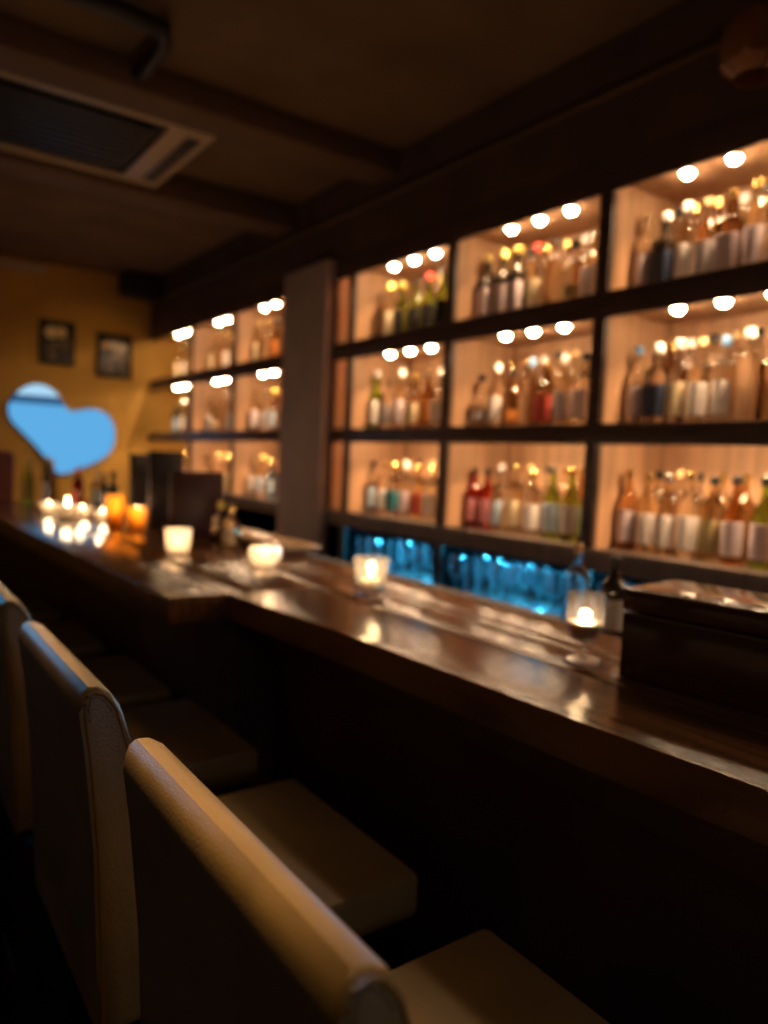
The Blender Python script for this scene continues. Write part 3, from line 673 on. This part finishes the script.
menu(1.262, 3.22, 0.235, 0.315, 0.035, -0.25, 0, M_menu, 'wide maroon menu folder standing upright behind the frosted tumbler')
fb = [((S_, 'dark', 'none', 'black', .22), 1.30, 4.90, 'thin and dark, on bar behind the tall orange glass'),
      ((W_, 'dark', 'none', 'black', .24), 1.28, 4.62, 'black capped, on bar right behind the orange glasses'),
      ((S_, 'brown', 'lilac', 'silver', .25), 1.20, 5.15, 'small and upright below the point of the blue heart'),
      ((W_, 'dark', 'lilac', 'silver', .30), 1.06, 5.40, 'standing on far bar in front of the heart tip'),
      ((W_, 'green', 'olive', 'gold', .30), 0.98, 5.62, 'on far bar at the end of the bright candles'),
      ((S_, 'brown', 'cream', 'silver', .28), 1.16, 5.75, 'on far bar, furthest along under the heart'),
      ((S_, 'red', 'red', 'red', .25), 1.16, 4.98, 'red cap, standing behind the bright candles'),
      ((S_, 'clear', 'ice', 'silver', .22), 1.36, 5.30, 'small, beyond the orange candle glasses')]
for sp, x, y, lab in fb: put_bottle(sp, x, y, ZB, lab, 'bottles standing on the far bar')
for (x, y, sp, lab) in ((1.315, 2.95, (S_, 'amber', 'cream', 'gold', .16), 'tiny, on the bar right of the maroon menu'), (1.30, 3.04, (S_, 'pale', 'none', 'yellow', .17), 'tiny, on the bar behind maroon menu edge')):
    put_bottle(sp, x, y, ZB, lab, 'tiny bottles beside the menus')
# high-backed dark red chair beyond the far bar
rc = thing('lounge_chair', 'dark red high backed chair at the far end beneath the ochre wall', 'chair', (0.62, 6.42, 0))
bm = bmesh.new(); box(bm, -0.26, 0.42, 0.10, 0.22, 0.42, 1.40, bev=0.04); link('backrest', bm, pbr('dark_red_cloth', (0.09, 0.012, 0.010), 0.7, var=0.2), rc)
bm = bmesh.new(); box(bm, -0.26, 0.42, -0.42, 0.098, 0.40, 0.52, bev=0.03); link('seat', bm, pbr('dark_red_cloth', (0.09, 0.012, 0.010), 0.7), rc)
for sx in (-0.2, 0.36):
    for sy in (-0.36, 0.15): link('leg', LA([(0.015, 0), (0.022, 0.40)], n=10, c=(sx, sy, 0)), M_leg, rc)

# ------------------------------------------------------------------ far wall: heart, pictures, speaker, added strip
HEART = [(1.033, .305), (1.065, .391), (1.155, .489), (1.269, .530), (1.385, .490), (1.465, .389), (1.520, .300), (1.628, .336), (1.750, .351), (1.855, .300), (1.914, .174),
         (1.895, .011), (1.822, -.082), (1.66, -.165), (1.454, -.250), (1.388, -.185), (1.29, -.034), (1.149, .112), (1.056, .207)]
hp = smooth_poly(HEART, 2)
def clip_z(poly, z0, z1):
    def cut(pl, zc, keep):
        out = []
        for i in range(len(pl)):
            a, b = pl[i], pl[(i + 1) % len(pl)]
            ia, ib = keep(a[1]), keep(b[1])
            if ia: out.append(a)
            if ia != ib:
                f = (zc - a[1]) / (b[1] - a[1]); out.append((a[0] + f * (b[0] - a[0]), zc))
        return out
    return cut(cut(poly, z0, lambda z: z >= z0), z1, lambda z: z <= z1)
ht = thing('heart_mirror_glow', 'tilted heart-shaped mirror on the ochre wall, its blue reflection built as glow', 'mirror', (1.45, 6.88, Z(0.1)))  # mirror reflection put in as emissive colour bands
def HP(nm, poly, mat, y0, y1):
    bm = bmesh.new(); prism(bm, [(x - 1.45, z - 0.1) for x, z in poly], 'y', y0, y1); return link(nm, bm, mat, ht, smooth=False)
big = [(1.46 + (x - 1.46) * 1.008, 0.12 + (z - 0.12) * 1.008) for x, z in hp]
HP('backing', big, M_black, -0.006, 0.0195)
HP('reflected_blue', clip_z(hp, -1, 0.355), M_heart, -0.014, -0.0065)
HP('reflected_dark_band', [p for p in clip_z(hp, 0.356, 0.425) if p[0] < 1.6], M_heart_dark, -0.014, -0.0065)
HP('reflected_pale_cap', clip_z(hp, 0.426, 1), M_heart_pale, -0.014, -0.0065)

def picture(x0, x1, z0, z1, mat, lab):
    cx, cz = (x0 + x1) / 2, (z0 + z1) / 2; w, h = (x1 - x0) / 2, (z1 - z0) / 2
    t = thing('framed_picture', lab, 'picture', (cx, 6.898, Z(cz)), 0, 'framed pictures on the ochre wall')
    bm = bmesh.new(); fwid = 0.032
    for a in ((-w, -w + fwid, -h, h), (w - fwid, w, -h, h), (-w + fwid, w - fwid, -h, -h + fwid), (-w + fwid, w - fwid, h - fwid, h)):
        box(bm, a[0], a[1], -0.03, 0, a[2], a[3], bev=0.003)
    link('frame', bm, M_black, t)
    link('print', B(-w + fwid + 0.0003, w - fwid - 0.0003, -0.016, -0.004, -h + fwid + 0.0003, h - fwid - 0.0003), mat, t)
def photo_mat(name, top, blobs):
    m, nt, out = _new(name)
    p = nt.nodes.new('ShaderNodeBsdfPrincipled'); p.inputs['Roughness'].default_value = 0.25
    nt.links.new(p.outputs[0], out.inputs[0])
    tc = nt.nodes.new('ShaderNodeTexCoord')
    n = nt.nodes.new('ShaderNodeTexNoise'); n.inputs['Scale'].default_value = 14; n.inputs['Detail'].default_value = 2
    nt.links.new(tc.outputs['Object'], n.inputs[0])
    r = nt.nodes.new('ShaderNodeValToRGB')
    r.color_ramp.elements[0].position = .4; r.color_ramp.elements[0].color = (0.02, 0.015, 0.012, 1)
    r.color_ramp.elements[1].position = .65; r.color_ramp.elements[1].color = (0.22, 0.17, 0.15, 1)
    nt.links.new(n.outputs[0], r.inputs[0]); last = r.outputs[0]
    for (bx, bz, rad, col) in blobs:
        vm = nt.nodes.new('ShaderNodeVectorMath'); vm.operation = 'DISTANCE'; vm.inputs[1].default_value = (bx, -0.016, bz)
        nt.links.new(tc.outputs['Object'], vm.inputs[0])
        mr = nt.nodes.new('ShaderNodeMapRange'); mr.inputs['From Min'].default_value = rad; mr.inputs['From Max'].default_value = rad * 0.6
        nt.links.new(vm.outputs['Value'], mr.inputs[0])
        mx = nt.nodes.new('ShaderNodeMix'); mx.data_type = 'RGBA'
        nt.links.new(mr.outputs[0], mx.inputs[0]); nt.links.new(last, mx.inputs[6]); mx.inputs[7].default_value = (*col, 1); last = mx.outputs[2]
    nt.links.new(last, p.inputs['Base Color'])
    return m
picture(1.275, 1.56, 0.705, 1.075, photo_mat('dark_photo', 1, [(-0.05, 0.08, 0.06, (1, 0.8, 0.5)), (0.03, 0.09, 0.055, (0.95, 0.72, 0.40))]), 'black framed picture above the left lobe of the blue heart')
picture(1.745, 2.045, 0.64, 1.025, photo_mat('bar_photo', 2, [(-0.07, 0.09, 0.04, (0.95, 0.65, 0.3)), (0.0, 0.09, 0.045, (0.95, 0.85, 0.65)), (0.07, 0.08, 0.045, (0.95, 0.85, 0.65)), (0.03, 0.02, 0.04, (0.5, 0.38, 0.3))]), 'black framed picture between the other picture and the bottle shelves')

sp = thing('wall_speaker', 'black loudspeaker high in the corner above the second picture', 'speaker', (2.06, 6.74, Z(1.45)))
link('cabinet', B(-0.15, 0.15, -0.12, 0.12, -0.10, 0.10, bev=0.012), M_black, sp)
link('grille', B(-0.135, 0.135, -0.132, -0.1205, -0.085, 0.085, bev=0.004), pbr('speaker_cloth', (0.02, 0.016, 0.014), 0.9), sp)
link('bracket', B(-0.03, 0.03, 0.1205, 0.158, -0.03, 0.03), M_black, sp)
ct = link('blue_catch_strip', B(0.2, 1.33, 6.86, 6.8985, Z(1.45), Z(1.505), bev=0.004), M_white)  # pale strip added to show a streak of blue light on the wall
tag(ct, 'pale strip added to catch blue light at top of ochre wall', 'strip')

# ------------------------------------------------------------------ ceiling cassette and pipework
ac = thing('ceiling_air_conditioner', 'flat ceiling air conditioner cassette with pale slotted rim', 'air conditioner', (0.75, 3.74, Z(1.435)))
def slab(x0, x1, y0, y1, mat, nm, z0=0.0, z1=0.02): return link(nm, B(x0, x1, y0, y1, z0, z1, bev=0.004), mat, ac)
M_acw = pbr('ac_plastic', (0.5, 0.38, 0.25), 0.45)
link('housing', B(-0.56, 0.60, -0.44, 0.42, 0.021, 0.112, bev=0.006), M_black, ac)
slab(-0.56, 0.60, -0.44, -0.38, M_acw, 'rim'); slab(-0.56, 0.60, 0.36, 0.42, M_acw, 'rim')
slab(0.40, 0.60, -0.379, 0.359, M_acw, 'rim'); slab(-0.56, -0.45, -0.379, 0.359, M_acw, 'rim')
slab(-0.38, 0.36, -0.31, 0.29, M_black, 'intake_grille', 0.004, 0.02)
bm = bmesh.new()
for k in range(9): box(bm, -0.37, 0.35, -0.29 + k * 0.066, -0.28 + k * 0.066, -0.001, 0.004)
link('grille_slats', bm, M_black, ac)
slab(0.495, 0.560, -0.34, 0.32, M_black, 'louvre', -0.003, -0.0002)
pp = thing('ceiling_pipe', 'dark pipe run bending under the ceiling above the air conditioner', 'pipe', (0.9, 2.7, 2.94))
bm = bmesh.new(); tube(bm, [(-1.6, 0.0, 0), (-0.15, 0.0, 0), (0.0, 0.02, 0), (0.03, 0.1, 0), (0.03, 0.395, 0)], 0.032, 12); link('pipe_run', bm, M_black, pp)
for x in (-1.2, -0.5): link('pipe_clip', B(x, x + 0.03, -0.04, 0.04, 0.0, 0.059), M_steel, pp)

# ------------------------------------------------------------------ amber glass pendant in the top corner
pd = thing('glass_pendant', 'dim amber glass pendant shade hanging in the top corner', 'pendant lamp', (2.05, 1.17, Z(1.19)))
link('glass_shade', LA([(0.02, 0.11), (0.06, 0.095), (0.095, 0.05), (0.105, 0.0), (0.095, -0.05), (0.06, -0.08), (0.057, -0.078), (0.091, -0.048), (0.101, 0.0), (0.091, 0.048), (0.058, 0.091), (0.02, 0.106)], n=32), thin_glass('pendant_amber', (0.8, 0.5, 0.25), 0.12, 0.08, frost=0.35, frostcol=(0.6, 0.33, 0.14)), pd)
bm = bmesh.new(); tube(bm, [(0, 0, 0.112), (0, 0, CEIL - Z(1.19))], 0.003, 8); link('cord', bm, M_black, pd)
link('bulb', LA([(0.0001, -0.03), (0.02, -0.022), (0.026, 0.0), (0.018, 0.025), (0.012, 0.045), (0.012, 0.10), (0.0001, 0.10)], n=20), pbr('unlit_bulb', (0.6, 0.5, 0.4), 0.2), pd)
